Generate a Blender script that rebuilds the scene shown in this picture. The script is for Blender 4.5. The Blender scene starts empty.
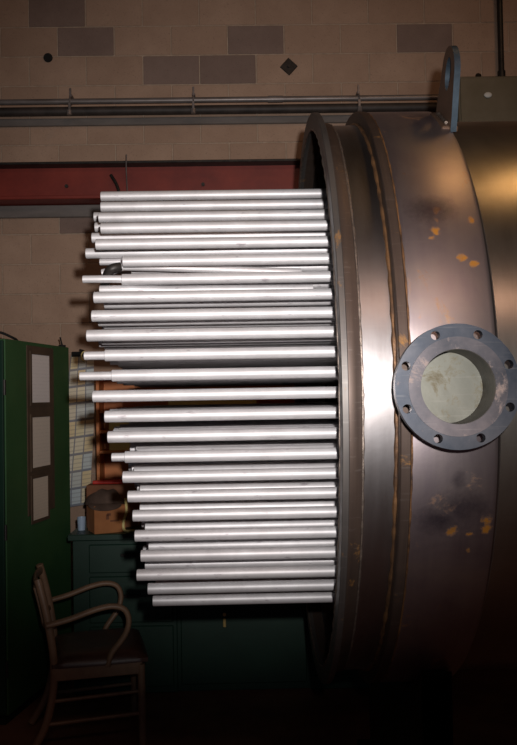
import bpy, bmesh, math, random
from math import sin, cos, pi, radians, sqrt, atan2
from mathutils import Vector, Matrix, noise as mnoise
random.seed(7)
S = bpy.context.scene
C = S.collection

# ------------------------------------------------------------------ camera
CAM_Z = 1.68
cam_data = bpy.data.cameras.new('camera')
cam = bpy.data.objects.new('camera', cam_data); C.objects.link(cam)
cam.location = (0, 0, CAM_Z)
cam.rotation_mode = 'XYZ'
cam.matrix_world = (Matrix.Translation((0, 0, CAM_Z)) @ Matrix.Rotation(radians(-0.95), 4, 'Z')
                    @ Matrix.Rotation(radians(91.65), 4, 'X') @ Matrix.Rotation(radians(-1.0), 4, 'Z'))
cam_data.sensor_fit = 'HORIZONTAL'; cam_data.sensor_width = 36.0
cam_data.lens = 36.0 * 832 / 517
cam_data.clip_start = 0.02
S.camera = cam

# ------------------------------------------------------------------ world, lights, exposure
w = bpy.data.worlds.new('world'); S.world = w; w.use_nodes = True
bg = w.node_tree.nodes['Background']
bg.inputs['Color'].default_value = (0.55, 0.7, 1.0, 1); bg.inputs['Strength'].default_value = 0.05
vs = S.view_settings
vs.view_transform = 'Standard'; vs.look = 'None'; vs.gamma = 1.0; vs.exposure = 0.0
vs.use_curve_mapping = False

def aim(o, target):
    d = Vector(target) - o.location
    o.rotation_euler = d.to_track_quat('-Z', 'Y').to_euler()

def spot(name, loc, target, power, size, col=(1, 1, 1), rad=0.03, blend=1.0):
    l = bpy.data.lights.new(name, 'SPOT'); l.energy = power; l.color = col
    l.spot_size = radians(size); l.spot_blend = blend; l.shadow_soft_size = rad
    o = bpy.data.objects.new(name, l); C.objects.link(o); o.location = loc; aim(o, target)
    return o

def area(name, loc, target, power, sx, sy, col):
    l = bpy.data.lights.new(name, 'AREA'); l.shape = 'RECTANGLE'; l.size = sx; l.size_y = sy
    l.energy = power; l.color = col
    o = bpy.data.objects.new(name, l); C.objects.link(o); o.location = loc; aim(o, target)
    return o

spot('camera_flash', (0.09, -0.03, 1.82), (0.03, 4.0, 2.25), 385, 58, (1.0, 0.96, 0.94), 0.022)
# sodium hall lamps: one high behind the photographer, one above the vessel
area('hall_lamp', (1.9, -2.6, 5.3), (0.9, 3.0, 2.2), 34, 3.2, 0.5, (1.0, 0.60, 0.42))
area('hall_lamp', (2.1, 2.5, 5.7), (1.6, 2.6, 3.0), 11, 0.8, 0.3, (1.0, 0.55, 0.2))

# ------------------------------------------------------------------ helpers
def sx(x, y): return x - 0.0288 * y
_R = cam.matrix_world.to_3x3()
def at(px, py, y):
    """the point of the place seen at a pixel of the photograph, y metres in front of the camera"""
    d = _R @ Vector(((px - 258.5) / 832, -(py - 372.5) / 832, -1)); return Vector((0, 0, CAM_Z)) + d * (y / d.y)
def tag(o, label=None, cat=None, group=None, kind=None):
    if label: o['label'] = label
    if cat: o['category'] = cat
    if group: o['group'] = group
    if kind: o['kind'] = kind
    return o

def empty(name, loc=(0, 0, 0), rz=0.0):
    o = bpy.data.objects.new(name, None); C.objects.link(o)
    o.location = loc; o.rotation_euler = (0, 0, rz); o.empty_display_size = 0.1
    return o

def obj(name, bm, m, parent=None, loc=(0, 0, 0), rot=(0, 0, 0), smooth=None):
    me = bpy.data.meshes.new(name)
    bmesh.ops.recalc_face_normals(bm, faces=bm.faces)
    bm.to_mesh(me); bm.free()
    me.materials.append(m)
    if smooth is not None:
        for p in me.polygons: p.use_smooth = True
        me.set_sharp_from_angle(angle=radians(smooth))
    o = bpy.data.objects.new(name, me); C.objects.link(o)
    o.location = loc; o.rotation_euler = rot
    if parent: o.parent = parent
    return o

def inst(name, me, parent=None, loc=(0, 0, 0), rot=(0, 0, 0), scale=(1, 1, 1)):
    o = bpy.data.objects.new(name, me); C.objects.link(o)
    o.location = loc; o.rotation_euler = rot; o.scale = scale
    if parent: o.parent = parent
    return o

def box(bm, c, s, bev=0.0, mat=None, segs=1):
    M = Matrix.Translation(c) @ Matrix.Diagonal((s[0], s[1], s[2], 1))
    if mat is not None: M = mat @ M
    r = bmesh.ops.create_cube(bm, size=1, matrix=M)
    if bev > 0:
        es = set()
        for v in r['verts']:
            for e in v.link_edges: es.add(e)
        bmesh.ops.bevel(bm, geom=list(es), offset=bev, segments=segs, affect='EDGES', profile=0.5)

def bb(lo, hi, bev=0.0, segs=1):
    bm = bmesh.new()
    box(bm, [(a + b) / 2 for a, b in zip(lo, hi)], [b - a for a, b in zip(lo, hi)], bev, segs=segs)
    return bm

def cyl(bm, p0, p1, r0, r1=None, n=16, caps=True):
    p0 = Vector(p0); p1 = Vector(p1); r1 = r0 if r1 is None else r1
    d = (p1 - p0).normalized()
    u = d.orthogonal().normalized(); v = d.cross(u)
    A = [bm.verts.new(p0 + (u * cos(2 * pi * i / n) + v * sin(2 * pi * i / n)) * r0) for i in range(n)]
    B = [bm.verts.new(p1 + (u * cos(2 * pi * i / n) + v * sin(2 * pi * i / n)) * r1) for i in range(n)]
    for i in range(n): bm.faces.new((A[i], A[(i + 1) % n], B[(i + 1) % n], B[i]))
    if caps: bm.faces.new(A[::-1]); bm.faces.new(B)

def pathtube(bm, pts, r, n=10, closed=False, flat=None):
    """sweep an ellipse along points; r is a float or list; flat=(a,b) scales"""
    P = [Vector(p) for p in pts]; k = len(P)
    rings = []; u = None
    for i in range(k):
        if closed: t = (P[(i + 1) % k] - P[i - 1]).normalized()
        else: t = (P[min(i + 1, k - 1)] - P[max(i - 1, 0)]).normalized()
        if u is None: u = t.orthogonal().normalized()
        if flat is not None:
            u = (Vector(flat[2]) - t * Vector(flat[2]).dot(t)).normalized()
        else: u = (u - t * u.dot(t)).normalized()
        v = t.cross(u)
        rr = r[i] if isinstance(r, (list, tuple)) else r
        a, b = (flat[0], flat[1]) if flat is not None else (rr, rr)
        rings.append([bm.verts.new(P[i] + u * a * cos(2 * pi * j / n) + v * b * sin(2 * pi * j / n)) for j in range(n)])
    for i in range(k if closed else k - 1):
        A, B = rings[i], rings[(i + 1) % k]
        for j in range(n): bm.faces.new((A[j], A[(j + 1) % n], B[(j + 1) % n], B[j]))
    if not closed: bm.faces.new(rings[0][::-1]); bm.faces.new(rings[-1])

def smoothpath(pts, n=6):
    P = [Vector(p) for p in pts]; out = []
    for i in range(len(P) - 1):
        a = P[max(i - 1, 0)]; b = P[i]; c = P[i + 1]; d = P[min(i + 2, len(P) - 1)]
        for k in range(n):
            t = k / n
            out.append(0.5 * ((2 * b) + (c - a) * t + (2 * a - 5 * b + 4 * c - d) * t * t + (3 * b - a - 3 * c + d) * t ** 3))
    out.append(P[-1]); return out

def latheX(profile, n=128, closed=True, wob=0.0):
    """revolve (x, r) pairs about the X axis"""
    bm = bmesh.new(); rings = []
    for j in range(n):
        a = 2 * pi * j / n
        rings.append([bm.verts.new((x, -max(r, 0.0005) * cos(a), max(r, 0.0005) * sin(a))) for x, r in profile])
    m = len(profile)
    for j in range(n):
        A, B = rings[j], rings[(j + 1) % n]
        for i in range(m if closed else m - 1):
            k = (i + 1) % m
            bm.faces.new((A[i], A[k], B[k], B[i]))
    return bm

def bead(x, r, rad, n=260, amp=0.25, a0=0, a1=2 * pi, seed=0):
    """a lumpy weld bead round the vessel at station x"""
    bm = bmesh.new(); rings = []; full = abs(a1 - a0 - 2 * pi) < 1e-6
    for j in range(n + (0 if full else 1)):
        a = a0 + (a1 - a0) * j / n
        q = rad * (1 + amp * sin(j * 1.9 + seed) + amp * (random.random() - .5))
        xx = x + rad * 0.12 * sin(j * .31 + seed)
        rings.append([bm.verts.new((xx + q * cos(t), -(r + q * sin(t)) * cos(a), (r + q * sin(t)) * sin(a)))
                      for t in [2 * pi * i / 6 for i in range(6)]])
    L = len(rings)
    for j in range(L if full else L - 1):
        A, B = rings[j], rings[(j + 1) % L]
        for i in range(6): bm.faces.new((A[i], A[(i + 1) % 6], B[(i + 1) % 6], B[i]))
    return bm

# ------------------------------------------------------------------ materials
class NT:
    def __init__(s, name):
        s.m = bpy.data.materials.new(name); s.m.use_nodes = True
        s.t = s.m.node_tree; s.p = s.t.nodes['Principled BSDF']
    def n(s, kind, **kw):
        x = s.t.nodes.new(kind)
        for k, v in kw.items(): setattr(x, k, v)
        return x
    def l(s, a, b): s.t.links.new(a, b)
    def coord(s, scale=(1, 1, 1), rot=(0, 0, 0), world=False):
        mp = s.n('ShaderNodeMapping'); mp.inputs['Scale'].default_value = scale; mp.inputs['Rotation'].default_value = rot
        if world: s.l(s.n('ShaderNodeNewGeometry').outputs['Position'], mp.inputs['Vector'])
        else: s.l(s.n('ShaderNodeTexCoord').outputs['Object'], mp.inputs['Vector'])
        return mp.outputs['Vector']
    def noise(s, vec, scale, detail=4, rough=0.6, dist=0):
        x = s.n('ShaderNodeTexNoise'); x.inputs['Scale'].default_value = scale
        x.inputs['Detail'].default_value = detail; x.inputs['Roughness'].default_value = rough
        x.inputs['Distortion'].default_value = dist
        s.l(vec, x.inputs['Vector']); return x.outputs['Fac']
    def ramp(s, fac, stops):
        x = s.n('ShaderNodeValToRGB'); el = x.color_ramp.elements
        while len(el) < len(stops): el.new(0.5)
        for e, (p, c) in zip(el, stops):
            e.position = p; e.color = (c[0], c[1], c[2], 1) if hasattr(c, '__len__') else (c, c, c, 1)
        s.l(fac, x.inputs['Fac']); return x.outputs['Color']
    def mix(s, fac, a, b, mode='MIX'):
        x = s.n('ShaderNodeMix', data_type='RGBA', blend_type=mode)
        for sock, v in ((x.inputs[0], fac), (x.inputs[6], a), (x.inputs[7], b)):
            if hasattr(v, 'is_output') or isinstance(v, bpy.types.NodeSocket): s.l(v, sock)
            elif hasattr(v, '__len__'): sock.default_value = (v[0], v[1], v[2], 1)
            else: sock.default_value = v
        return x.outputs[2]
    def math(s, op, a, b=None, clamp=False):
        x = s.n('ShaderNodeMath', operation=op); x.use_clamp = clamp
        for sock, v in ((x.inputs[0], a), (x.inputs[1], b)):
            if v is None: continue
            if isinstance(v, bpy.types.NodeSocket): s.l(v, sock)
            else: sock.default_value = v
        return x.outputs[0]
    def bump(s, h, strength=0.3, dist=0.01):
        x = s.n('ShaderNodeBump'); x.inputs['Strength'].default_value = strength; x.inputs['Distance'].default_value = dist
        s.l(h, x.inputs['Height']); s.l(x.outputs['Normal'], s.p.inputs['Normal'])
    def setc(s, c): s.l(c, s.p.inputs['Base Color'])
    def mr(s, metal, rough):
        s.p.inputs['Metallic'].default_value = metal
        if isinstance(rough, bpy.types.NodeSocket): s.l(rough, s.p.inputs['Roughness'])
        else: s.p.inputs['Roughness'].default_value = rough

def mottled(name, c1, c2, scale=6, metal=0, rough=0.6, bump=0.15, stretch=(1, 1, 1), c3=None, bdist=0.004):
    k = NT(name); v = k.coord(stretch)
    f = k.noise(v, scale, 5, 0.65)
    stops = [(0.32, c1), (0.68, c2)] if c3 is None else [(0.3, c1), (0.5, c2), (0.7, c3)]
    k.setc(k.ramp(f, stops)); k.mr(metal, rough)
    if bump: k.bump(k.noise(v, scale * 6, 3, 0.6), bump, bdist)
    return k.m

def steel(name, stops, rust, spots=(), metal=0.85, rlo=0.3, rhi=0.5, streak=(40, 1.2, 1.2), rustamt=0.62, dark=(), rustscale=5):
    """mill steel with bands that run round the vessel, blotches and placed rust stains (object space)"""
    k = NT(name)
    v = k.coord(); sv = k.coord(streak)
    base = k.ramp(k.noise(v, 2.2, 5, 0.6, 0.6), stops)
    st = k.noise(sv, 1.6, 6, 0.7)
    base = k.mix(k.math('MULTIPLY', k.ramp(st, [(0.35, 0.0), (0.7, 1.0)]), 0.45), base, stops[-1][1])
    scr = k.noise(k.coord((3, 60, 60)), 2.0, 2, 0.5)
    base = k.mix(k.math('MULTIPLY', k.ramp(scr, [(0.62, 0.0), (0.72, 1.0)]), 0.08), base, (0.5, 0.45, 0.42))
    rf = k.ramp(k.noise(v, rustscale, 7, 0.75, 0.4), [(rustamt, 0.0), (rustamt + 0.12, 1.0)])
    rf = k.math('MULTIPLY', rf, 0.75)
    wob = k.noise(v, 45, 5, 0.75)
    for (x, y, z, r, sx) in spots:
        mp = k.n('ShaderNodeMapping'); mp.vector_type = 'POINT'
        mp.inputs['Location'].default_value = (-x * sx, -y, -z); mp.inputs['Scale'].default_value = (sx, 1, 1)
        k.l(k.n('ShaderNodeTexCoord').outputs['Object'], mp.inputs['Vector'])
        ln = k.n('ShaderNodeVectorMath', operation='LENGTH'); k.l(mp.outputs['Vector'], ln.inputs[0])
        d = k.math('DIVIDE', ln.outputs['Value'], r)
        d = k.math('ADD', d, k.math('MULTIPLY', wob, 3.2))
        s_ = k.math('MULTIPLY', k.math('SUBTRACT', 2.45, d, True), 1.6, True)
        rf = k.math('MAXIMUM', rf, s_)
    base = k.mix(rf, base, rust)
    df = None
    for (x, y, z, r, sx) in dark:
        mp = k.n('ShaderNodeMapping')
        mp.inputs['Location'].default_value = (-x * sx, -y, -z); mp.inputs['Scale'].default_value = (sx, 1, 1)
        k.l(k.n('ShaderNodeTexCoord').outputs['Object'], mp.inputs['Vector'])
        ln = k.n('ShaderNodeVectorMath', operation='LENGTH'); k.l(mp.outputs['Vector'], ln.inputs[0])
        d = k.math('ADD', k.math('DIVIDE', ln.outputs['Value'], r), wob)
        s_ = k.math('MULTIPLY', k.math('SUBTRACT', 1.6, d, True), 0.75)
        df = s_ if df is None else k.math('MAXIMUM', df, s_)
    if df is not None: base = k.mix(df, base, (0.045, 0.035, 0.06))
    k.setc(base)
    rough = k.math('ADD', k.math('MULTIPLY', st, rhi - rlo), rlo)
    rough = k.math('ADD', rough, k.math('MULTIPLY', rf, 0.3), True)
    k.mr(metal, rough)
    k.bump(k.math('ADD', k.math('MULTIPLY', st, 0.6), k.noise(v, 30, 4, 0.6)), 0.06, 0.003)
    return k.m

M = {}
# walls
def block_mat(name, a, b):
    k = NT(name)
    v = k.coord(world=True)
    rnd = k.n('ShaderNodeObjectInfo').outputs['Random']
    c = k.ramp(k.noise(v, 3.0, 6, 0.7), [(0.3, a), (0.7, b)])
    c = k.mix(k.math('MULTIPLY', rnd, 0.35), c, (a[0] * .75, a[1] * .72, a[2] * .7))
    sp = k.noise(v, 90, 3, 0.7)
    c = k.mix(k.math('MULTIPLY', k.ramp(sp, [(0.6, 0.0), (0.68, 1.0)]), 0.35), c, (0.06, 0.045, 0.035))
    k.setc(c); k.mr(0, 0.92); k.bump(sp, 0.5, 0.003)
    return k.m
M['block'] = block_mat('block_masonry', (0.37, 0.245, 0.175), (0.48, 0.33, 0.24))
M['block_dark'] = block_mat('block_masonry_dark', (0.21, 0.145, 0.12), (0.28, 0.20, 0.165))
M['mortar'] = mottled('mortar', (0.36, 0.27, 0.20), (0.48, 0.37, 0.28), 20, 0, 0.95, 0.3)
M['floor'] = mottled('workshop_floor', (0.14, 0.06, 0.04), (0.26, 0.12, 0.08), 3, 0, 0.7, 0.2)
M['ceiling'] = mottled('ceiling_boards', (0.03, 0.026, 0.022), (0.05, 0.042, 0.036), 2, 0, 0.9, 0.1)
M['red_beam'] = mottled('red_oxide_paint', (0.17, 0.018, 0.011), (0.26, 0.032, 0.018), 4, 0, 0.5, 0.1)
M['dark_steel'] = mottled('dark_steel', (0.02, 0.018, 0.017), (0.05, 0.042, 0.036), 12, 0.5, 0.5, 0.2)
M['black'] = mottled('black_void', (0.006, 0.006, 0.006), (0.012, 0.011, 0.01), 12, 0, 0.9, 0)
M['conduit'] = mottled('painted_pipe', (0.16, 0.135, 0.125), (0.26, 0.23, 0.22), 20, 0.35, 0.4, 0.1, (0.3, 1, 1))
M['pipe_shade'] = mottled('pipe_shade', (0.02, 0.016, 0.014), (0.05, 0.038, 0.033), 10, 0, 0.6, 0.1)  # dark tone that stands for the unlit underside of the wall pipe
M['strut'] = mottled('grey_strip', (0.13, 0.115, 0.105), (0.20, 0.175, 0.16), 10, 0.2, 0.6, 0.1, (0.3, 1, 1))
M['panelbox'] = mottled('olive_grey_paint', (0.12, 0.105, 0.07), (0.16, 0.14, 0.10), 5, 0.1, 0.5, 0.05)
M['green'] = mottled('green_enamel', (0.038, 0.105, 0.04), (0.055, 0.14, 0.055), 2.5, 0, 0.42, 0.05)
M['green_dark'] = mottled('dark_green_enamel', (0.006, 0.028, 0.017), (0.011, 0.042, 0.026), 3, 0, 0.45, 0.06)
M['brown_board'] = mottled('brown_backing', (0.07, 0.045, 0.028), (0.11, 0.07, 0.042), 8, 0, 0.8, 0.1)
M['kraft'] = mottled('cardboard', (0.33, 0.12, 0.04), (0.42, 0.17, 0.06), 6, 0, 0.85, 0.1)
M['kraft_dark'] = mottled('cardboard_dark', (0.16, 0.06, 0.03), (0.22, 0.09, 0.04), 6, 0, 0.85, 0.1)
M['ply'] = mottled('stained_plywood', (0.50, 0.15, 0.045), (0.66, 0.24, 0.075), 3, 0, 0.6, 0.1, (0.6, 4, 4))
M['yellow'] = mottled('yellow_card', (0.75, 0.60, 0.22), (0.85, 0.72, 0.32), 5, 0, 0.8, 0.05)
M['red'] = mottled('red_plastic', (0.5, 0.02, 0.012), (0.6, 0.035, 0.02), 6, 0, 0.4, 0)
M['felt'] = mottled('dark_felt', (0.06, 0.036, 0.026), (0.11, 0.07, 0.052), 9, 0, 0.95, 0.4)
M['white'] = mottled('chalk_white', (0.6, 0.6, 0.58), (0.75, 0.74, 0.7), 9, 0, 0.6, 0)
M['brass'] = mottled('worn_brass', (0.6, 0.42, 0.15), (0.8, 0.6, 0.25), 9, 0.7, 0.35, 0)
M['wood'] = mottled('worn_oak', (0.17, 0.098, 0.058), (0.28, 0.165, 0.10), 7, 0, 0.5, 0.2, (1, 1, 1))
M['leather'] = mottled('brown_leatherette', (0.045, 0.018, 0.012), (0.075, 0.03, 0.02), 7, 0, 0.42, 0.15)
M['blue_edge'] = mottled('blued_steel', (0.02, 0.035, 0.05), (0.045, 0.07, 0.095), 8, 0.4, 0.45, 0.1)

def tubemat():
    k = NT('galvanised_tube'); v = k.coord((1, 1, 1))
    rnd = k.n('ShaderNodeObjectInfo').outputs['Random']
    av = k.n('ShaderNodeVectorMath', operation='ADD'); k.l(v, av.inputs[0])
    cb = k.n('ShaderNodeCombineXYZ'); k.l(k.math('MULTIPLY', rnd, 37.0), cb.inputs[0]); k.l(cb.outputs[0], av.inputs[1])
    vv = av.outputs[0]
    c = k.ramp(k.noise(vv, 9, 5, 0.7), [(0.3, (0.56, 0.535, 0.54)), (0.7, (0.71, 0.69, 0.70))])
    mp = k.n('ShaderNodeMapping'); mp.inputs['Scale'].default_value = (0.25, 1, 1); k.l(vv, mp.inputs['Vector'])
    sc = k.ramp(k.noise(mp.outputs[0], 60, 3, 0.6), [(0.64, 0.0), (0.72, 1.0)])
    c = k.mix(k.math('MULTIPLY', sc, 0.55), c, (0.22, 0.17, 0.2))
    k.setc(c); k.mr(0.35, 0.5)
    k.bump(k.noise(vv, 50, 2, 0.5), 0.05, 0.001)
    return k.m
M['tube'] = tubemat()

AX = Vector((0, 3.4, CAM_Z))          # vessel axis point (X runs along the axis)
def loc(p): return (p[0], p[1] - AX.y, p[2] - AX.z)
rust_c = (0.55, 0.26, 0.05)
rust_spots = [(0.645, 2.441, 2.219, .022, 1.6), (0.640, 2.425, 2.185, .018, 1.8), (0.632, 2.406, 2.150, .020, 1.2), (0.742, 2.423, 2.185, .022, 1.3),
              (0.62, 2.396, 2.13, .012, .8), (0.650, 2.372, 1.289, .022, 1), (0.698, 2.376, 1.279, .014, 1), (0.70, 2.398, 1.226, .016, 1),
              (0.746, 2.359, 1.323, .02, 1), (0.75, 2.37, 1.29, .02, 1), (0.757, 2.37, 1.23, .02, 1.2), (0.697, 2.37, 2.066, .018, .7), (0.73, 2.36, 2.05, .016, .8),
              (0.55, 2.40, 1.25, .02, 1.5)]
rust_spots = [loc((sx(s[0], s[1]),) + s[1:3]) + (s[3], s[4]) for s in rust_spots]
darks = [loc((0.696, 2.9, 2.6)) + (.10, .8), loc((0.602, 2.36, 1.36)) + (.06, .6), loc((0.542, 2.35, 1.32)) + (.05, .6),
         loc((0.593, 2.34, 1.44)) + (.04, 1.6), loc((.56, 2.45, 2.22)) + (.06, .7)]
M['jacket'] = steel('jacket_plate', [(0.3, (0.23, 0.185, 0.215)), (0.5, (0.34, 0.285, 0.31)), (0.72, (0.44, 0.375, 0.35))], rust_c, rust_spots,
                    metal=0.95, rlo=0.36, rhi=0.45, dark=darks, streak=(12, 1.2, 1.2), rustamt=0.6, rustscale=7)
M['neck'] = steel('neck_plate', [(0.3, (0.27, 0.235, 0.22)), (0.55, (0.37, 0.345, 0.345)), (0.8, (0.46, 0.44, 0.45))], rust_c,
                  metal=1.0, rlo=0.31, rhi=0.40, rustamt=0.74, streak=(12, 1.2, 1.2))
M['ring'] = steel('flange_ring', [(0.3, (0.075, 0.07, 0.07)), (0.55, (0.12, 0.11, 0.105)), (0.8, (0.17, 0.145, 0.13))], rust_c,
                  metal=0.7, rlo=0.38, rhi=0.55, rustamt=0.6, rustscale=9)
M['rustring'] = steel('rusty_ring', [(0.3, (0.05, 0.035, 0.03)), (0.55, (0.075, 0.052, 0.043)), (0.8, (0.115, 0.078, 0.058))], rust_c,
                      metal=0.6, rlo=0.4, rhi=0.55, rustamt=0.62, rustscale=9)
M['shell'] = steel('brushed_shell', [(0.3, (0.20, 0.17, 0.14)), (0.55, (0.28, 0.25, 0.215)), (0.8, (0.36, 0.32, 0.28))], (0.25, 0.14, 0.08),
                   metal=0.95, rlo=0.26, rhi=0.34, rustamt=0.72, streak=(9, 1.5, 1.5))
M['bead'] = mottled('weld_bead', (0.10, 0.08, 0.07), (0.30, 0.24, 0.2), 60, 0.7, 0.38, 0.3)
M['bead_rust'] = mottled('weld_bead_rusty', (0.05, 0.03, 0.022), (0.26, 0.13, 0.055), 14, 0.5, 0.45, 0.3)
M['nozzle'] = steel('nozzle_steel', [(0.3, (0.018, 0.025, 0.038)), (0.5, (0.035, 0.044, 0.060)), (0.75, (0.12, 0.115, 0.125))], (0.30, 0.2, 0.17),
                    metal=0.6, rlo=0.35, rhi=0.5, streak=(3, 3, 3), rustamt=0.62, rustscale=14)
M['nozzle_face'] = steel('nozzle_face_steel', [(0.3, (0.025, 0.03, 0.04)), (0.5, (0.06, 0.06, 0.07)), (0.75, (0.22, 0.18, 0.18))], (0.35, 0.26, 0.22),
                    metal=0.6, rlo=0.35, rhi=0.5, streak=(3, 3, 3), rustamt=0.55, rustscale=14)
M['nozzle_in'] = mottled('nozzle_bore', (0.015, 0.013, 0.012), (0.06, 0.045, 0.035), 14, 0.1, 0.5, 0.2)
M['lug'] = steel('lug_plate', [(0.3, (0.09, 0.055, 0.04)), (0.55, (0.15, 0.09, 0.06)), (0.8, (0.2, 0.12, 0.08))], rust_c,
                 metal=0.5, rlo=0.45, rhi=0.6, streak=(3, 3, 3), rustamt=0.66)
M['bore_plate'] = steel('bore_plate', [(0.35, (0.07, 0.07, 0.055)), (0.5, (0.115, 0.115, 0.095)), (0.65, (0.18, 0.178, 0.15))], (0.14, 0.11, 0.06), metal=0.6, rlo=0.4, rhi=0.5, streak=(12, 6, 6), rustamt=0.52, rustscale=16)

# ------------------------------------------------------------------ room shell
WY = 5.70
tag(obj('floor', bb((-4.2, -4.5, -0.12), (5.0, WY + 0.2, 0.0)), M['floor']), kind='structure')
tag(obj('ceiling', bb((-4.2, -4.5, 6.4), (5.0, WY + 0.2, 6.5)), M['ceiling']), kind='structure')
tag(obj('wall_left', bb((-4.4, -4.5, 0), (-4.2, WY + 0.2, 6.4)), M['ceiling']), kind='structure')
tag(obj('wall_right', bb((5.0, -4.5, 0), (5.2, WY + 0.2, 6.4)), M['ceiling']), kind='structure')
wall = tag(obj('wall_back', bb((-4.2, WY - 0.008, 0), (5.0, WY + 0.2, 6.4)), M['mortar']), kind='structure')
# concrete blocks, proud of the mortar, each one its own part
BL, BH, J = 0.391, 0.205, 0.008
def blockmesh(name, L, H, mat_):
    bm = bmesh.new(); box(bm, (0, 0, 0), (L - J, 0.030, H - J), 0.003)
    me = bpy.data.meshes.new(name); bm.to_mesh(me); bm.free(); me.materials.append(mat_); return me
bmA = blockmesh('block', BL, BH, M['block']); bmD = blockmesh('block', BL, BH, M['block_dark'])
dark_blocks = {(0, 0), (-1, -1), (1, 1), (1, 2), (0, 3), (0, 6), (6, 0), (6, 2)}
far = bmesh.new()
for n in range(-10, 21):
    zc = 4.250 - n * BH - BH / 2
    off = 0 if n % 2 == 0 else 0.195
    for j in range(-8, 16):
        xc = sx(-1.089, WY) + off + (j + 0.5) * BL
        h = BH
        if zc - BH / 2 < 0: continue
        if xc < -4.15 or xc > 4.95: continue
        if -3 <= n and -2.15 < xc < 2.35:
            o = inst('block', bmD if (n, j) in dark_blocks else bmA, wall,
                     (xc, WY + 0.002 + random.uniform(-.0015, .0015), zc))
        else:
            box(far, (xc, WY + 0.002, zc), (BL - J, 0.022, BH - J))
tag(obj('distant_blocks', far, M['block'], wall), kind='stuff')

# wall fittings
hole = bmesh.new(); cyl(hole, (0, 0.0, 0), (0, -0.012, 0), 0.031, n=20)
cyl(hole, (0, -0.012, 0), (0, -0.016, 0), 0.024, n=20)
tag(obj('wall_plug', hole, M['black'], loc=(sx(-1.152, WY), WY - 0.010, 4.035)), 'small round black plug in the block wall above the long pipe', 'plug')
dm = bmesh.new(); box(dm, (0, 0, 0), (0.088, 0.012, 0.088), 0.003)
cyl(dm, (0, -0.004, 0), (0, -0.02, 0), 0.011, n=6)
tag(obj('anchor_plate', dm, M['dark_steel'], loc=(sx(0.505, WY), WY - 0.0165, 3.955), rot=(0, radians(43), 0)),
    'dark diamond-turned square steel plate bolted on the block wall', 'plate')

# long horizontal pipe with hangers
pr = empty('wall_pipe', (0, 5.58, 3.692)); tag(pr, 'thin grey pipe running level along the block wall, above its added dark underside', 'pipe')
b = bmesh.new(); cyl(b, (-4.1, 0, 0), (1.478, 0, 0), 0.019, n=20); obj('pipe_run', b, M['conduit'], pr, smooth=40)
for x in (-1.9, 0.24):
    b = bmesh.new(); cyl(b, (x - .05, 0, 0), (x + .05, 0, 0), 0.023, n=20); obj('coupling', b, M['conduit'], pr, smooth=40)
for x in (-1.145, -0.315, 0.805):
    b = bmesh.new()
    pathtube(b, [(x, 0.025 * cos(t), 0.025 * sin(t)) for t in [2 * pi * i / 16 for i in range(16)]], 0.006, 6, True)
    box(b, (x, 0.06, 0.045), (0.02, 0.10, 0.012)); box(b, (x, 0.0, 0.06), (0.012, 0.012, 0.06))
    cyl(b, (x, -0.045, -0.075), (x, -0.045, -0.105), 0.017, n=8); box(b, (x, -0.03, -0.055), (.014, .012, .07))
    obj('hanger', b, M['conduit'] if x < 2 else M['dark_steel'], pr)
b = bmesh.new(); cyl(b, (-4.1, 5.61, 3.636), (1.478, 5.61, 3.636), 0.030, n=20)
tag(obj('pipe_shade_body', b, M['pipe_shade'], smooth=40), 'dark cylinder added as the shaded underside of the thin grey wall pipe', 'pipe')  # added dark body: the wall pipe's shaded underside, not a second pipe
tr = bb((-4.1, 5.66, 3.555), (4.9, 5.684, 3.606), 0.004)
tag(obj('channel_strip', tr, M['strut']), 'flat grey strip on the wall just below the dark underside of the pipe', 'rail')

# red beam
rb = empty('steel_beam', (0, 0, 0)); tag(rb, 'dark red painted steel beam running across the block wall', 'beam')
obj('web', bb((-4.1, 5.60, 3.035), (4.9, 5.625, 3.245)), M['red_beam'], rb)
obj('flange', bb((-4.1, 5.50, 3.245), (4.9, 5.685, 3.262), 0.003), M['dark_steel'], rb)
obj('flange', bb((-4.1, 5.50, 3.013), (4.9, 5.685, 3.036), 0.003), M['red_beam'], rb)
for x in (-1.18, -0.26, 0.74):
    b = bmesh.new(); cyl(b, (x, 5.60, 3.12), (x, 5.585, 3.12), 0.013, n=6); obj('bolt', b, M['dark_steel'], rb)
tag(obj('beam_shadow_strip', bb((-4.1, 5.655, 2.925), (4.9, 5.684, 3.008), 0.004), M['strut']), 'grey strip standing in for the shadow of the red beam on the wall', 'rail')  # grey bar put in as the beam's shadow on the blocks
b = bmesh.new(); pathtube(b, smoothpath([(-0.76, 5.49, 3.30), (-0.762, 5.485, 3.2), (-0.757, 5.485, 3.05), (-0.76, 5.49, 2.9)]), 0.004, 6)
tag(obj('hanging_wire', b, M['conduit'], smooth=40), 'thin pale wire hanging down across the red beam', 'wire')
b = bmesh.new(); pathtube(b, smoothpath([(-0.88, 5.58, 3.19), (-0.84, 5.57, 3.12), (-0.815, 5.56, 3.04)]), 0.011, 8)
tag(obj('hook_bar', b, M['dark_steel'], smooth=40), 'short black bar hooked over the face of the red beam', 'hook')

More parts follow.
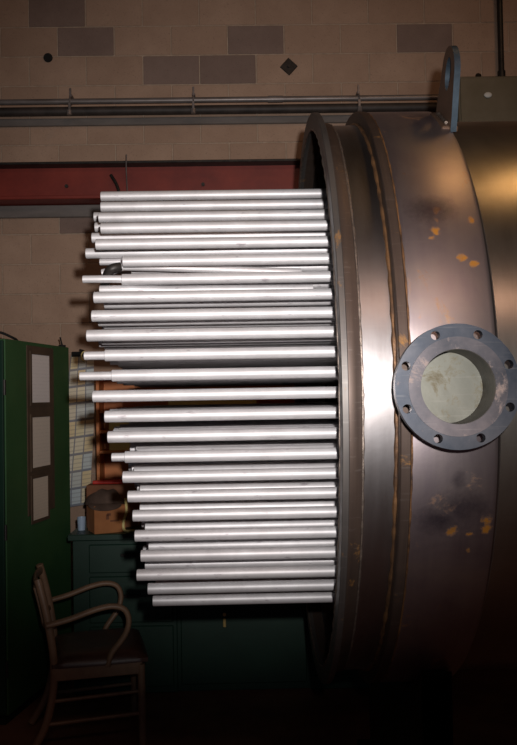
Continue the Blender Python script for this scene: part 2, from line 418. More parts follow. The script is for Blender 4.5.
# electrical box and riser conduit at right
eb = empty('junction_box', (1.61, 5.62, 3.46)); tag(eb, 'olive grey metal junction box high on the wall behind the vessel', 'electrical box')
obj('body', bb((-0.13, -0.05, 0.0), (0.62, 0.06, 0.37), 0.006), M['panelbox'], eb)
obj('cover', bb((-0.115, -0.06, 0.015), (0.605, -0.05, 0.355), 0.003), M['panelbox'], eb)
b = bmesh.new(); bmesh.ops.create_uvsphere(b, u_segments=12, v_segments=8, radius=0.028, matrix=Matrix.Translation((0.07, -0.066, 0.235)) @ Matrix.Diagonal((1, .35, .7, 1)))
obj('latch', b, M['white'], eb, smooth=60)
b = bmesh.new(); cyl(b, (0.02, -0.03, 0.385), (0.02, 0.0, 0.37), 0.02, n=10); obj('gland', b, M['dark_steel'], eb)
b = bmesh.new(); cyl(b, (0, 0, 0), (0, 0, 2.4), 0.020, n=14)
cyl(b, (0, 0, 0.0), (0, 0, 0.05), 0.027, n=14); cyl(b, (0, 0, 0.6), (0, 0, 0.66), 0.027, n=14)
tag(obj('riser_conduit', b, M['dark_steel'], loc=(1.80, 5.63, 3.835), smooth=40), 'dark vertical conduit rising from the top of the junction box', 'conduit')

# ------------------------------------------------------------------ the pressure vessel
V = empty('pressure_vessel', (0, AX.y, 0))
tag(V, 'huge rusty steel cylindrical vessel lying on its side with an open flanged end', 'vessel')
def vp(name, bm, m, parent=V, smooth=30):
    return obj(name, bm, m, parent, loc=(0, 0, AX.z) if parent is V else (0, 0, 0), smooth=smooth)
XA = 0.267
RO, RI, RN = 1.105, 1.046, 1.058
XB = 0.428; XC = 0.702
vp('end_flange', latheX([(XA, RI), (XA, RO - .002), (XA + .002, RO), (XA + .018, RO), (XA + .020, RO - .002), (XA + .020, RI)]), M['ring'])
vp('neck_collar', latheX([(XA + .020, RI + .002), (XA + .020, RN + .010), (XA + .034, RN + .012), (XA + .046, RN + .009), (XA + .060, RN + .007), (XA + .062, RN + .004), (XA + .062, RI + .002)]), M['rustring'])
vp('neck_band', latheX([(XA + .062, RI), (XA + .062, RN), (XB, RN), (XB, RI)]), M['neck'])
vp('stiffening_ring', latheX([(XB, RI), (XB, RO - .002), (XB + .003, RO + .001), (XB + .028, RO + .001), (XB + .031, RO - .003), (XB + .031, RI)]), M['rustring'])
vp('jacket', latheX([(XB + .031, RI), (XB + .031, RO - .004), (XB + .045, RO - .001), (XC - .012, RO - .001), (XC, RO - .006), (XC, RI)], 160), M['jacket'])
RS = 1.066
prof = [(XC, RS - .012), (XC, RS), (2.6, RS)]
for i in range(1, 13):
    a = pi / 2 * i / 12; prof.append((2.6 + 0.53 * sin(a), RS * cos(a)))
prof2 = [(2.6 + 0.515 * sin(pi / 2 * i / 12), (RS - .012) * cos(pi / 2 * i / 12)) for i in range(12, -1, -1)]
vp('main_shell', latheX(prof + prof2, 160), M['shell'])
vp('weld_bead', bead(XA + .001, RI - .002, .004, amp=.4, seed=1), M['bead'])
vp('weld_bead', bead(XA + .064, RN + .001, .0045, seed=2), M['bead'])
vp('weld_bead', bead(XB - .003, RN + .002, .006, amp=.3, seed=3), M['bead_rust'])
vp('weld_bead', bead(XB + .033, RO - .005, .004, amp=.3, seed=4), M['bead_rust'])
vp('weld_bead', bead(XC + .004, RS + .002, .008, amp=.22, seed=5), M['bead'])
vp('bolting_lip', latheX([(XC + .004, RS), (XC + .004, RS + .018), (XC + .011, RS + .014), (XC + .018, RS)], 160), M['neck'])
# inside the mouth: a baffle the tubes run through and a ring of seal bar
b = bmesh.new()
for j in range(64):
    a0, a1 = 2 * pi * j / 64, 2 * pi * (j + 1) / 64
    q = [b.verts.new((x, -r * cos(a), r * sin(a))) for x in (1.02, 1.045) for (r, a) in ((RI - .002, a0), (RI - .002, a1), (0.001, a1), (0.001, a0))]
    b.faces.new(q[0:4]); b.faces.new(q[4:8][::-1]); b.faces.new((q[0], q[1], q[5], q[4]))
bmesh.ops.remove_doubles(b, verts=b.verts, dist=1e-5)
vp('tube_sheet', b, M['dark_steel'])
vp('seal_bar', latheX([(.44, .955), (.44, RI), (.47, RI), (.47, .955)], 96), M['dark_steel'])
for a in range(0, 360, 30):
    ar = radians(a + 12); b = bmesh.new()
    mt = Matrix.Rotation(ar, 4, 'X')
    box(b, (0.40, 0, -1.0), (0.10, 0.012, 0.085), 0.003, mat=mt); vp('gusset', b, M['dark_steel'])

# nozzle on the near side
ND = Vector((0, -cos(radians(1.0)), sin(radians(1.0))))       # outward direction
NZ = empty('nozzle', (0.630, -2.190 + 0, 0)); NZ.parent = V
# local frame: +Z outward; build with matrix
_n = at(458.5, 386.5, 2.168); NZ.location = (_n.x, _n.y - AX.y, _n.z)
NZ.rotation_euler = (radians(89.2), 0, 0)
def ringplate(rin, rout, z0, z1, n=72, holes=None):
    """annular plate along z; holes = (count, bolt circle radius, hole radius, phase)"""
    bm = bmesh.new()
    if not holes:
        rows = [[bm.verts.new((r * cos(2 * pi * j / n), r * sin(2 * pi * j / n), z)) for (r, z) in ((rin, z0), (rout, z0), (rout, z1), (rin, z1))] for j in range(n)]
        for j in range(n):
            A, B = rows[j], rows[(j + 1) % n]
            for i in range(4): bm.faces.new((A[i], A[(i + 1) % 4], B[(i + 1) % 4], B[i]))
        return bm
    cnt, rc, rh, ph = holes
    ms = 16          # hole segments; each sector is a fan between hole and sector outline
    for s in range(cnt):
        a0 = ph + 2 * pi * (s - .5) / cnt; am = ph + 2 * pi * s / cnt; da = pi / cnt
        hc = Vector((rc * cos(am), rc * sin(am)))
        outl = []; hl = []
        for i in range(ms):
            t = 2 * pi * i / ms
            d = Vector((cos(am + t), sin(am + t)))
            hl.append(hc + d * rh)
            # march to the sector outline
            lo, hi = 0.0, 0.5
            for _ in range(40):
                mid = (lo + hi) / 2; p = hc + d * mid; rr = p.length
                ang = (atan2(p.y, p.x) - am + pi) % (2 * pi) - pi
                if rin < rr < rout and abs(ang) < da: lo = mid
                else: hi = mid
            outl.append(hc + d * lo)
        # include the four corners exactly
        crn = [(rin, -da), (rin, da), (rout, -da), (rout, da)]
        pts = [(atan2(*((o - hc).yx)), o, h) for o, h in zip(outl, hl)]
        for r_, dd in crn:
            c = Vector((r_ * cos(am + dd), r_ * sin(am + dd))); dv = (c - hc).normalized()
            pts.append((atan2(dv.y, dv.x), c, hc + dv * rh))
        for k_ in range(1, 6):                              # finer outer and inner arcs
            for r_ in (rin, rout):
                dd = -da + 2 * da * k_ / 6
                c = Vector((r_ * cos(am + dd), r_ * sin(am + dd))); dv = (c - hc).normalized()
                pts.append((atan2(dv.y, dv.x), c, hc + dv * rh))
        pts.sort(key=lambda q: q[0])
        clean = []
        for q in pts:
            if clean and abs(clean[-1][0] - q[0]) < 1e-3: continue
            clean.append(q)
        K = len(clean)
        vo = [[bm.verts.new((q[1].x, q[1].y, z)) for z in (z0, z1)] for q in clean]
        vh = [[bm.verts.new((q[2].x, q[2].y, z)) for z in (z0, z1)] for q in clean]
        for i in range(K):
            j = (i + 1) % K
            bm.faces.new((vo[i][1], vo[j][1], vh[j][1], vh[i][1]))
            bm.faces.new((vo[i][0], vh[i][0], vh[j][0], vo[j][0]))
            bm.faces.new((vh[i][0], vh[i][1], vh[j][1], vh[j][0]))
            pa, pb = clean[i][1], clean[j][1]
            if (abs(pa.length - rout) < 2e-4 and abs(pb.length - rout) < 2e-4) or (abs(pa.length - rin) < 2e-4 and abs(pb.length - rin) < 2e-4):
                bm.faces.new((vo[i][0], vo[j][0], vo[j][1], vo[i][1]))
    bmesh.ops.remove_doubles(bm, verts=bm.verts, dist=2e-4)
    return bm
fo = obj('nozzle_flange', ringplate(.099, .166, -.030, -.003, holes=(8, .1465, .0122, pi / 8)), M['nozzle'], NZ, smooth=30)
obj('raised_face', ringplate(.099, .131, -.003, 0.001), M['nozzle_face'], NZ, smooth=30)
obj('nozzle_pipe', ringplate(.098, .109, -.155, -.0031), M['nozzle_in'], NZ, smooth=30)
b = bmesh.new(); pathtube(b, [(.113 * cos(t), .113 * sin(t), -.034) for t in [2 * pi * i / 60 for i in range(60)]], 0.005, 6, True)
obj('weld_bead', b, M['bead'], NZ, smooth=60)
b = bmesh.new(); cyl(b, (0, 0, -.123), (0, 0, -.118), .0975, n=64)
_bd = obj('bore_plate', b, M['bore_plate'], NZ); _bd['label'] = 'greenish grey brushed plate at the bottom of the bore'

# lifting lug: a plate square to the axis, radial, with a hole
def luglocal():
    bm = bmesh.new()
    # outline in (t, h): rounded tongue; hole
    Rt, hh, ht = 0.088, 0.036, 0.150
    out = []
    N = 40
    for i in range(N):
        a = 2 * pi * i / N
        d = Vector((cos(a), sin(a)))
        # outline distance from hole centre (0, ht)
        lo, hi = 0.0, 1.0
        for _ in range(40):
            m_ = (lo + hi) / 2; p = Vector((0, ht)) + d * m_
            if p.y >= ht: inside = d.length * m_ < Rt
            else: inside = p.y > -0.012 and abs(p.x) < Rt + (ht - p.y) * 0.22
            if inside: lo = m_
            else: hi = m_
        out.append((Vector((0, ht)) + d * lo, Vector((0, ht)) + Vector((d.x * hh, d.y * hh * 1.5))))
    T = 0.010
    A = [[bm.verts.new((s * T, o.x, o.y)) for s in (-1, 1)] for o, h in out]
    B = [[bm.verts.new((s * T, h.x, h.y)) for s in (-1, 1)] for o, h in out]
    for i in range(N):
        j = (i + 1) % N
        for k_ in (0, 1): bm.faces.new((A[i][k_], A[j][k_], B[j][k_], B[i][k_]))
        bm.faces.new((A[i][0], A[i][1], A[j][1], A[j][0])); bm.faces.new((B[i][0], B[j][0], B[j][1], B[i][1]))
    bm.normal_update()
    for f in bm.faces: f.material_index = 0 if abs(f.normal.x) > .9 else 1
    return bm
LA = radians(32)     # tilt of the radial direction towards the camera
lug = empty('lifting_lug', (sx(0.785, 2.8), -RO * sin(LA), AX.z + RO * cos(LA))); lug.parent = V
lug.rotation_euler = (LA, 0, 0)
_lp = obj('lug_plate', luglocal(), M['lug'], lug, smooth=30); _lp.data.materials.append(M['blue_edge'])
obj('base_pad', bb((-.035, -.10, -.018), (.02, .10, .002), 0.004), M['lug'], lug)
for s in (-1, 1):
    b = bmesh.new(); pathtube(b, [(s * .016, y, .006 + .0015 * sin(y * 160)) for y in [-.07 + .14 * i / 24 for i in range(25)]], 0.006, 6)
    obj('weld_bead', b, M['bead'], lug, smooth=60)

# saddles under the vessel
for x in (0.62, 2.2):
    b = bmesh.new(); n = 24; hw = 0.62
    top = [(-hw + 2 * hw * i / n, AX.z - sqrt(1.112 ** 2 - (-hw + 2 * hw * i / n) ** 2)) for i in range(n + 1)]
    if x > 1: top = [(y, AX.z - sqrt(1.070 ** 2 - y * y)) for y, z in top]
    for i in range(n):
        q = []
        for xx in (x - .05, x + .05):
            for (y, z) in ((top[i][0], 0.02), (top[i + 1][0], 0.02), top[i + 1], top[i]): q.append(b.verts.new((xx, y, z)))
        b.faces.new(q[0:4]); b.faces.new(q[4:8]); b.faces.new((q[3], q[2], q[6], q[7])); b.faces.new((q[0], q[1], q[5], q[4]))
    bmesh.ops.remove_doubles(b, verts=b.verts, dist=1e-5)
    box(b, (x, 0, 0.01), (.22, 1.3, .02))
    obj('saddle', b, M['dark_steel'], V)

# ------------------------------------------------------------------ tubes
TR = 0.0182
def tubemesh(L, r, ri, n=20):
    bm = bmesh.new()
    prof = [(0, ri), (0, r - .0012), (.0012, r), (L, r), (L, ri), (.12, ri)]
    rows = [[bm.verts.new((x, q * cos(2 * pi * j / n), q * sin(2 * pi * j / n))) for x, q in prof] for j in range(n)]
    for j in range(n):
        A, B = rows[j], rows[(j + 1) % n]
        for i in range(len(prof) - 1): bm.faces.new((A[i], A[i + 1], B[i + 1], B[i]))
        bm.faces.new((A[-1], A[0], B[0], B[-1]))
    bmesh.ops.recalc_face_normals(bm, faces=bm.faces)
    me = bpy.data.meshes.new('tube'); bm.to_mesh(me); bm.free(); me.materials.append(M['tube'])
    for p in me.polygons: p.use_smooth = True
    me.set_sharp_from_angle(angle=radians(40)); return me
TL = 1.42
tube_me = tubemesh(TL, TR, TR - .004)
stub_me = tubemesh(0.12, TR - .005, TR - .008)
# row: k, front y in the vessel, left end x on the photograph
rows = [(12, 3.13, 101), (11, 3.03, 101), (10, 2.92, 99), (9, 2.80, 101), (8, 2.756, 96), (7, 2.725, 123), (6, 2.70, 122), (5, 2.65, 94),
        (4, 2.61, 92), (3, 2.59, 87), (2, 2.58, 105), (1, 2.575, 112), (0, 2.575, 93), (-1, 2.575, 105), (-2, 2.58, 108), (-3, 2.585, 125),
        (-4, 2.60, 123), (-5, 2.62, 128), (-6, 2.64, 133), (-7, 2.64, 135), (-8, 2.64, 141), (-9, 2.655, 137), (-10, 2.74, 148), (-11, 2.84, 153)]
ordn = ['', 'second', 'third', 'fourth', 'fifth', 'sixth', 'seventh', 'eighth', 'ninth', 'tenth', 'eleventh', 'twelfth']
GF = 'front column of silver tubes sliding out of the vessel'
GB = 'silver tubes deeper in the bundle'
notes = {2: ', stub on its end', 10: ', narrow stub on its end', 11: ', narrow stub on its end', 15: ', narrow stub on its end'}
def end_x(px, y, py=None): return at(px, pyr if py is None else py, y).x
total = 0
for i, (k, y0, px) in enumerate(rows):
    z = AX.z + 0.009 + 0.063 * k
    pyr = 398.0 - 832 * (z - AX.z) / y0
    x0 = at(px, pyr, y0).x
    t = inst('tube', tube_me, None, (x0, y0, z), (random.uniform(0, 6), 0, 0))
    if i == 0: lab = 'topmost long silver tube of the front column of the bundle'
    elif i == 23: lab = 'lowest long silver tube of the front column of the bundle'
    elif i < 12: lab = 'long silver tube, %s from the top in the front column' % ordn[i]
    else: lab = 'long silver tube, %s from the bottom in the front column' % ordn[23 - i]
    tag(t, lab + notes.get(i, ''), 'tube', GF)
    if i in (10, 11, 15):
        ln = {10: 105 - 84.5, 11: 112 - 80, 15: 125 - 112}[i] / 832 * y0
        inst('tube_stub', stub_me, t, (-ln, 0, 0), scale=(ln / .12 * 1.1, 1, 1))
    # the rest of the row behind it
    y = y0 + 0.165; kk = 0
    ymax = 6.8 - y0
    while y < ymax + .03:
        kk += 1
        jit = random.uniform(-.035, .02)
        xb = -0.48 + jit
        if xb < end_x(px + 5, y): xb = end_x(px + random.uniform(5, 14), y)
        if kk == 1 and k in (11, 10, 9, 8): xb = end_x({11: 94, 10: 95, 9: 92, 8: 86}[k], y)
        o = inst('tube', tube_me, None, (xb, y, z), (random.uniform(0, 6), 0, 0))
        where = ('topmost' if i == 0 else 'lowest' if i == 23 else '%s highest' % ordn[i] if i < 12 else '%s lowest' % ordn[23 - i])
        lab = ('silver tube directly behind the %s front tube' % where if kk == 1 else 'second silver tube back behind the %s front tube' % where if kk == 2
               else 'silver tube deep inside the bundle, hardly seen through the gaps')
        if kk == 1 and k in (11, 10, 9, 8):
            tag(o, {11: 'silver tube end poking out left of the second front tube', 10: 'silver tube end poking out left of the third front tube',
                    9: 'silver tube end poking out left of the fourth front tube', 8: 'silver tube end poking out furthest left beside the fifth front tube'}[k], 'tube', GB)
        else: tag(o, lab, 'tube', GB)
        total += 1
        y += 0.126
print('tubes behind', total)
# the odd short ones in the recess by rows 7 and 6
for (px, py, y, L, r, dx, lab) in ((100, 259.5, 2.93, .5, .012, 0, 'thin rod with a pale tip ending just above the tangle of tube ends'),
                                (83, 276.5, 2.70, .088, .0125, 0, 'short bare rod sticking out furthest left of the bundle'),
                                (100, 287.5, 2.72, .10, .015, 0, 'short silver tube end with a dark hole below the bare rod'),
                                (102, 270.5, 2.78, .07, .013, 0.02, 'small bent silver tube end behind the bare rod')):
    z = CAM_Z + (398.5 - py) / 832 * y - 0.006
    x0 = end_x(px, y, py)
    b = bmesh.new()
    pathtube(b, [(0, 0, 0), (L * .5, 0, dx * .3), (L, 0, dx), (L + .12, .03, dx), (L + .6, .05, 0)], r, 12)
    o = obj('rod', b, M['tube'], loc=(x0, y, z), smooth=50)
    tag(o, lab, 'rod')
b = bmesh.new(); pathtube(b, smoothpath([(-.48, 2.86, 2.045), (-.455, 2.75, 2.07), (-.43, 2.70, 2.10), (-.40, 2.71, 2.11)]), .016, 10)
tag(obj('clamp', b, M['dark_steel'], smooth=50), 'dark grey clamp wedged among the short tube ends', 'clamp')

# ------------------------------------------------------------------ green steel cabinet at left
P1 = Vector((sx(-1.121, 4.35), 4.35, 0)); P2 = Vector((sx(-0.941, 5.18), 5.18, 0))
ang = atan2(P2.y - P1.y, P2.x - P1.x)     # local +x runs along the side panel, +y to the left
cb = empty('steel_cabinet', P1, ang); tag(cb, 'tall green steel cabinet with three framed notices on its side', 'cabinet')
Ls = (P2 - P1).length; W = 0.9; HT = 2.005
obj('side_panel', bb((0, 0, .06), (Ls, .018, HT), .003), M['green'], cb)
obj('side_panel', bb((0, W - .018, .06), (Ls, W, HT), .003), M['green'], cb)
obj('back_panel', bb((Ls - .01, .018, .06), (Ls, W - .018, HT)), M['green'], cb)
obj('top_panel', bb((.002, .018, HT - .02), (Ls - .01, W - .018, HT - .001)), M['green'], cb)
obj('plinth', bb((.03, .03, 0), (Ls - .03, W - .03, .06)), M['black'], cb)
for i in (0, 1):
    d = obj('door', bb((-.02, .005 + i * W / 2, .07), (0, W / 2 - .003 + i * W / 2, HT - .01), .003), M['green_dark'], cb)
    b = bmesh.new(); box(b, (-.035, W / 2 + (-.06 if i == 0 else .06), 1.1), (.02, .02, .14), .004)
    obj('handle', b, M['dark_steel'], d)
    for z in (.3, 1.0, 1.75):
        b = bmesh.new(); cyl(b, (-.01, .0 if i == 0 else W, z - .04), (-.01, .0 if i == 0 else W, z + .04), .008, n=8)
        obj('hinge', b, M['dark_steel'], d)
# notices in a dark holder strip
def paper_mat(name, seed, cols):
    k = NT(name); tc = k.n('ShaderNodeTexCoord').outputs['Generated']
    mp = k.n('ShaderNodeMapping'); k.l(tc, mp.inputs[0]); mp.inputs['Location'].default_value = (seed, 0, seed * .37)
    mp.inputs['Scale'].default_value = (3, 1, 1)
    wv = k.n('ShaderNodeTexWave', wave_type='BANDS', bands_direction='Z'); k.l(mp.outputs[0], wv.inputs[0]); wv.inputs['Scale'].default_value = 4.2
    nz = k.noise(mp.outputs[0], 9, 3, .7)
    f = k.math('MULTIPLY', k.ramp(wv.outputs['Fac'], [(.72, 0.), (.85, 1.)]), k.ramp(nz, [(.45, 0.), (.6, 1.)]))
    k.setc(k.mix(k.math('MULTIPLY', f, .2), cols[0], cols[1])); k.mr(0, .8); return k.m
obj('notice_strip', bb((.245, -.006, 1.045), (.60, 0, 1.985), .002), M['brown_board'], cb)
pm = [paper_mat('notice_a', .1, ((.92, .86, .84), (.45, .42, .4))), paper_mat('notice_b', .5, ((.80, .70, .60), (.35, .3, .26))), paper_mat('notice_c', .8, ((.78, .67, .55), (.3, .24, .2)))]
for i, (z0, z1, x0, x1) in enumerate(((1.668, 1.937, .295, .53), (1.305, 1.585, .295, .53), (.995 + .02, 1.245, .295, .495))):
    fr = bmesh.new()
    for lo, hi in (((x0 - .018, -.012, z0 - .018), (x0, -.006, z1 + .018)), ((x1, -.012, z0 - .018), (x1 + .018, -.006, z1 + .018)),
                   ((x0, -.012, z0 - .018), (x1, -.006, z0)), ((x0, -.012, z1), (x1, -.006, z1 + .018))):
        box(fr, [(a + c) / 2 for a, c in zip(lo, hi)], [c - a for a, c in zip(lo, hi)])
    f_ = obj('notice_frame', fr, M['brown_board'], cb)
    n_ = obj('notice', bb((x0, -.009, z0), (x1, -.0065, z1)), pm[i], f_)
    n_['label'] = ['upper white typed notice', 'middle cream notice', 'lower cream notice with a small square mark'][i]
b = bmesh.new()
pathtube(b, smoothpath([(-.01, .30, .012), (.08, .22, .02), (.10, .10, .045), (.18, .04, .015), (.35, .10, .012)], 8), .007, 8)
o = obj('cable', b, M['black'], loc=(P1.x, P1.y, HT), rot=(0, 0, ang), smooth=50)
tag(o, 'black cable lying on top of the green cabinet', 'cable')
b = bmesh.new(); cyl(b, (0, 0, 0), (0, 0, .012), .022, n=12); cyl(b, (0, 0, .012), (-.012, 0, .06), .005, n=8)
o = obj('hook', b, M['black'], loc=(P2.x - .03, P2.y - .05, HT)); tag(o, 'small dark hook standing on the rear corner of the cabinet', 'hook')

# ------------------------------------------------------------------ workbench
bn = empty('workbench', (sx(-0.87, 4.72), 4.72, 0)); tag(bn, 'long dark green steel workbench against the wall under the tube bundle', 'workbench')
BW = 1.95; BD = .70; BT = .925
obj('worktop', bb((0, -.03, BT - .035), (BW, BD, BT), .004), M['green_dark'], bn)
obj('pedestal', bb((.015, .03, .02), (.60, BD - .02, BT - .035), .004), M['green_dark'], bn)
obj('pedestal', bb((1.35, .03, .02), (1.86, BD - .02, BT - .035), .004), M['green_dark'], bn)
obj('modesty_panel', bb((.60, .05, .02), (1.35, .07, BT - .035)), M['green_dark'], bn)
for x in (.11, 1.37):
    for z0, z1 in ((.70, .86), (.42, .68), (.06, .40)):
        d = obj('drawer', bb((x, .012, z0), (x + .47, .03, z1), .005), M['green_dark'], bn)
        b = bmesh.new(); box(b, (x + .235, .004, (z0 + z1) / 2 + .02), (.11, .012, .018), .003); obj('drawer_pull', b, M['dark_steel'], d)
d = obj('door_panel', bb((.62, .032, .06), (1.33, .05, .84), .005), M['green_dark'], bn)
b = bmesh.new(); box(b, (.868, .024, .405), (.018, .012, .05), .003); cyl(b, (.868, .03, .452), (.868, .018, .452), .010, n=10)
h = obj('tag_plate', b, M['brass'], d); h['label'] = 'small pale brass tag on the bench front'
# wooden shelf unit standing on the bench
sh = empty('wooden_shelf', (sx(-0.775, 5.2), 5.08, BT)); tag(sh, 'orange-brown wooden shelf unit standing on the bench behind the tubes', 'shelf')
SW = 1.30; SH = .90
obj('back_panel', bb((0, .27, 0), (SW, .285, SH)), M['ply'], sh)
for x in (0, SW - .02): obj('side_panel', bb((x, .09, 0), (x + .02, .27, SH), .002), M['ply'], sh)
for z in (.0, .417, .542, .667, SH - .02): obj('shelf_board', bb((.02, .10, z), (SW - .02, .27, z + .018), .002), M['ply'], sh)
def folder(x, y, z, L, h, lab, rz=0, mt='yellow'):
    b = bmesh.new()
    vs_ = []
    prof = [(0, 0), (L, 0), (L, h * .9), (L * .55, h), (L * .35, h * .92), (0, h)]
    A = [b.verts.new((p, 0, q)) for p, q in prof]; B = [b.verts.new((p, .03, q)) for p, q in prof]
    b.faces.new(A[::-1]); b.faces.new(B)
    for i in range(len(prof)): b.faces.new((A[i], A[(i + 1) % 6], B[(i + 1) % 6], B[i]))
    tag(obj('folder', b, M[mt], loc=(sx(x, y), y, z), rot=(0, 0, rz)), lab, 'folder', 'yellow folders on the wooden shelf')
folder(-.70, 5.20, BT + .561, .17, .06, 'yellow folder on the narrow middle shelf of the wooden unit, near its left end')
folder(-.33, 5.20, BT + .686, .55, .05, 'long low yellow folder lying on the upper board of the wooden shelf')
folder(-.70, 5.20, BT + .436, .13, .09, 'yellow folder at the left end of the lowest raised board', 0)
folder(-.56, 5.20, BT + .436, .20, .07, 'wide low yellow folder on the lowest raised board, right of the first one', 0)
# red bar on bench shelf front
b = bmesh.new(); box(b, (0, 0, 0), (.30, .035, .022), .006, segs=2); box(b, (.13, 0, -.01), (.05, .03, .03), .004)
o = obj('red_tool', b, M['red'], loc=(sx(-.62, 5), 4.98, BT + .262)); 
tag(o, 'red handled tool lying over the cardboard cartons', 'tool')
# carton under the red tool (dark) to carry it
b = bb((-.14, -.055, 0), (.16, .055, .25), .003)
tag(obj('carton', b, M['kraft_dark'], loc=(sx(-.66, 5), 4.985, BT)), 'dark brown carton behind the small cardboard box on the bench', 'box')
# cardboard box
bx = empty('cardboard_box', (sx(-.662, 4.8), 4.80, BT), radians(24)); tag(bx, 'small orange-brown cardboard box on the left end of the bench', 'box')
obj('carton', bb((-.095, -.08, 0), (.085, .08, .150), .003), M['kraft'], bx)
b = bmesh.new()
box(b, (-.005, -.047, .153), (.182, .062, .004)); box(b, (-.005, .047, .153), (.182, .062, .004)); obj('flap', b, M['kraft'], bx)
b = bmesh.new(); box(b, (-.012, -.081, .105), (.022, .002, .014)); box(b, (.02, -.081, .068), (.05, .002, .01)); box(b, (-.02, -.081, .092), (.016, .002, .03))
o = obj('printed_mark', b, M['kraft_dark'], bx); o['label'] = 'dark printed mark'
# cap
b = bmesh.new(); N1, N2 = 28, 10
def capz(u, v): return 0
rowsv = []
for i in range(N2 + 1):
    f = i / N2
    r = sin(f * pi / 2); hgt = .078 * cos(f * pi / 2)
    rw = []
    for j in range(N1):
        a = 2 * pi * j / N1
        x = .112 * r * cos(a); y = .078 * r * sin(a)
        z = hgt + .028 * mnoise.noise(Vector((x * 18, y * 18, 1.3))) + .003
        rw.append(b.verts.new((x, y, max(z, 0.003))))
    rowsv.append(rw)
for i in range(N2):
    for j in range(N1): b.faces.new((rowsv[i][j], rowsv[i][(j + 1) % N1], rowsv[i + 1][(j + 1) % N1], rowsv[i + 1][j]))
b.faces.new(rowsv[-1]); bmesh.ops.remove_doubles(b, verts=b.verts, dist=1e-4)
cp = empty('flat_cap', (sx(-.675, 4.8), 4.80, BT + .155), radians(10)); tag(cp, 'dark brown cloth cap resting on top of the cardboard box', 'cap')
obj('crown', b, M['felt'], cp, smooth=60)
b = bmesh.new()
top = []; bot = []
for i in range(2):
    pass
nu, nv = 12, 5; G = []
for i in range(nu + 1):
    a = radians(-150 + 120 * i / nu)
    rr = []
    for j in range(nv + 1):
        q = j / nv
        rx, ry = .108 + .055 * q * sin(pi * i / nu), .074 + .055 * q * sin(pi * i / nu)
        rr.append((rx * cos(a), ry * sin(a), .012 - .030 * q * q * sin(pi * i / nu)))
    G.append(rr)
T_ = [[b.verts.new(p) for p in rr] for rr in G]; B_ = [[b.verts.new((p[0], p[1], p[2] - .005)) for p in rr] for rr in G]
for i in range(nu):
    for j in range(nv):
        b.faces.new((T_[i][j], T_[i + 1][j], T_[i + 1][j + 1], T_[i][j + 1])); b.faces.new((B_[i][j], B_[i][j + 1], B_[i + 1][j + 1], B_[i + 1][j]))
for i in range(nu):
    b.faces.new((T_[i][nv], T_[i + 1][nv], B_[i + 1][nv], B_[i][nv])); b.faces.new((T_[i][0], B_[i][0], B_[i + 1][0], T_[i + 1][0]))
bmesh.ops.remove_doubles(b, verts=b.verts, dist=1e-5)
obj('brim', b, M['felt'], cp, smooth=60)
# yellow cord/strap right of the box and white cup left
b = bmesh.new(); pathtube(b, smoothpath([(-.555, 4.77, BT + .19), (-.548, 4.76, BT + .12), (-.565, 4.75, BT + .05), (-.555, 4.75, BT + .008), (-.50, 4.75, BT + .008)]), .008, 8)
tag(obj('yellow_strap', b, M['yellow'], loc=(sx(0, 4.76), 0, 0), smooth=50), 'thin yellow strap hanging down right of the cardboard box', 'strap')
b = bmesh.new()
prof = [(.0, 0), (.021, 0), (.025, .075), (.0225, .075), (.019, .006), (0, .006)]
for i in range(18): pass
rr = [[b.verts.new((max(r, .0004) * cos(2 * pi * j / 18), max(r, .0004) * sin(2 * pi * j / 18), z)) for r, z in prof] for j in range(18)]
for j in range(18):
    for i in range(5): b.faces.new((rr[j][i], rr[j][i + 1], rr[(j + 1) % 18][i + 1], rr[(j + 1) % 18][i]))
cu = mottled('pale_blue_cup', (.35, .45, .6), (.45, .55, .68), 5, 0, .4, 0)
tag(obj('cup', b, cu, loc=(sx(-.82, 4.86), 4.86, BT), smooth=50), 'pale blue cup standing left of the cardboard box', 'cup')

# chequered chart hanging on the wall between the cabinet and the shelf
k = NT('chart_print'); tc = k.n('ShaderNodeTexCoord').outputs['UV']
sep = k.n('ShaderNodeSeparateXYZ'); k.l(tc, sep.inputs[0])
def line(src, n, w_):
    f = k.math('FRACT', k.math('MULTIPLY', src, n)); return k.math('LESS_THAN', f, w_)
fl = k.n('ShaderNodeCombineXYZ')
k.l(k.math('FLOOR', k.math('MULTIPLY', sep.outputs[0], 3)), fl.inputs[0]); k.l(k.math('FLOOR', k.math('MULTIPLY', sep.outputs[1], 9)), fl.inputs[1])
wn = k.n('ShaderNodeTexWhiteNoise'); k.l(fl.outputs[0], wn.inputs['Vector'])
cc = k.ramp(wn.outputs['Value'], [(0.0, (.85, .72, .42)), (.35, (.85, .78, .62)), (.6, (.60, .68, .70)), (.85, (.85, .68, .40))])
g = k.math('MAXIMUM', line(sep.outputs[0], 3, .12), line(sep.outputs[1], 9, .14))
cc = k.mix(k.math('MULTIPLY', g, .8), cc, (.17, .19, .26))
fine = k.math('MULTIPLY', line(sep.outputs[1], 36, .3), .3)
cc = k.mix(fine, cc, (.25, .22, .22)); k.setc(cc); k.mr(0, .7)
ch = empty('wall_chart', (sx(-.955, 5.6), 5.60, .96)); tag(ch, 'tall yellow and blue gridded paper chart hanging beside the green cabinet', 'chart')
b = bmesh.new(); uvl = b.loops.layers.uv.new('uv')
NU, NV = 8, 30; HH = 1.02
def cpnt(u, v, dz=0):
    x = -.065 + .155 * u - .035 * sin(pi * v) * 0 - .025 * (1 - v) ** 2 + .015 * v
    y = -.10 * (1 - u) * sin(pi * (1 - v) * .8) - .02 * sin(v * 9) + .02 + dz
    return (x + (.03 * (1 - v) * (u - 1)), y, HH * v + .02 * u)
GF_ = [[b.verts.new(cpnt(i / NU, j / NV)) for j in range(NV + 1)] for i in range(NU + 1)]
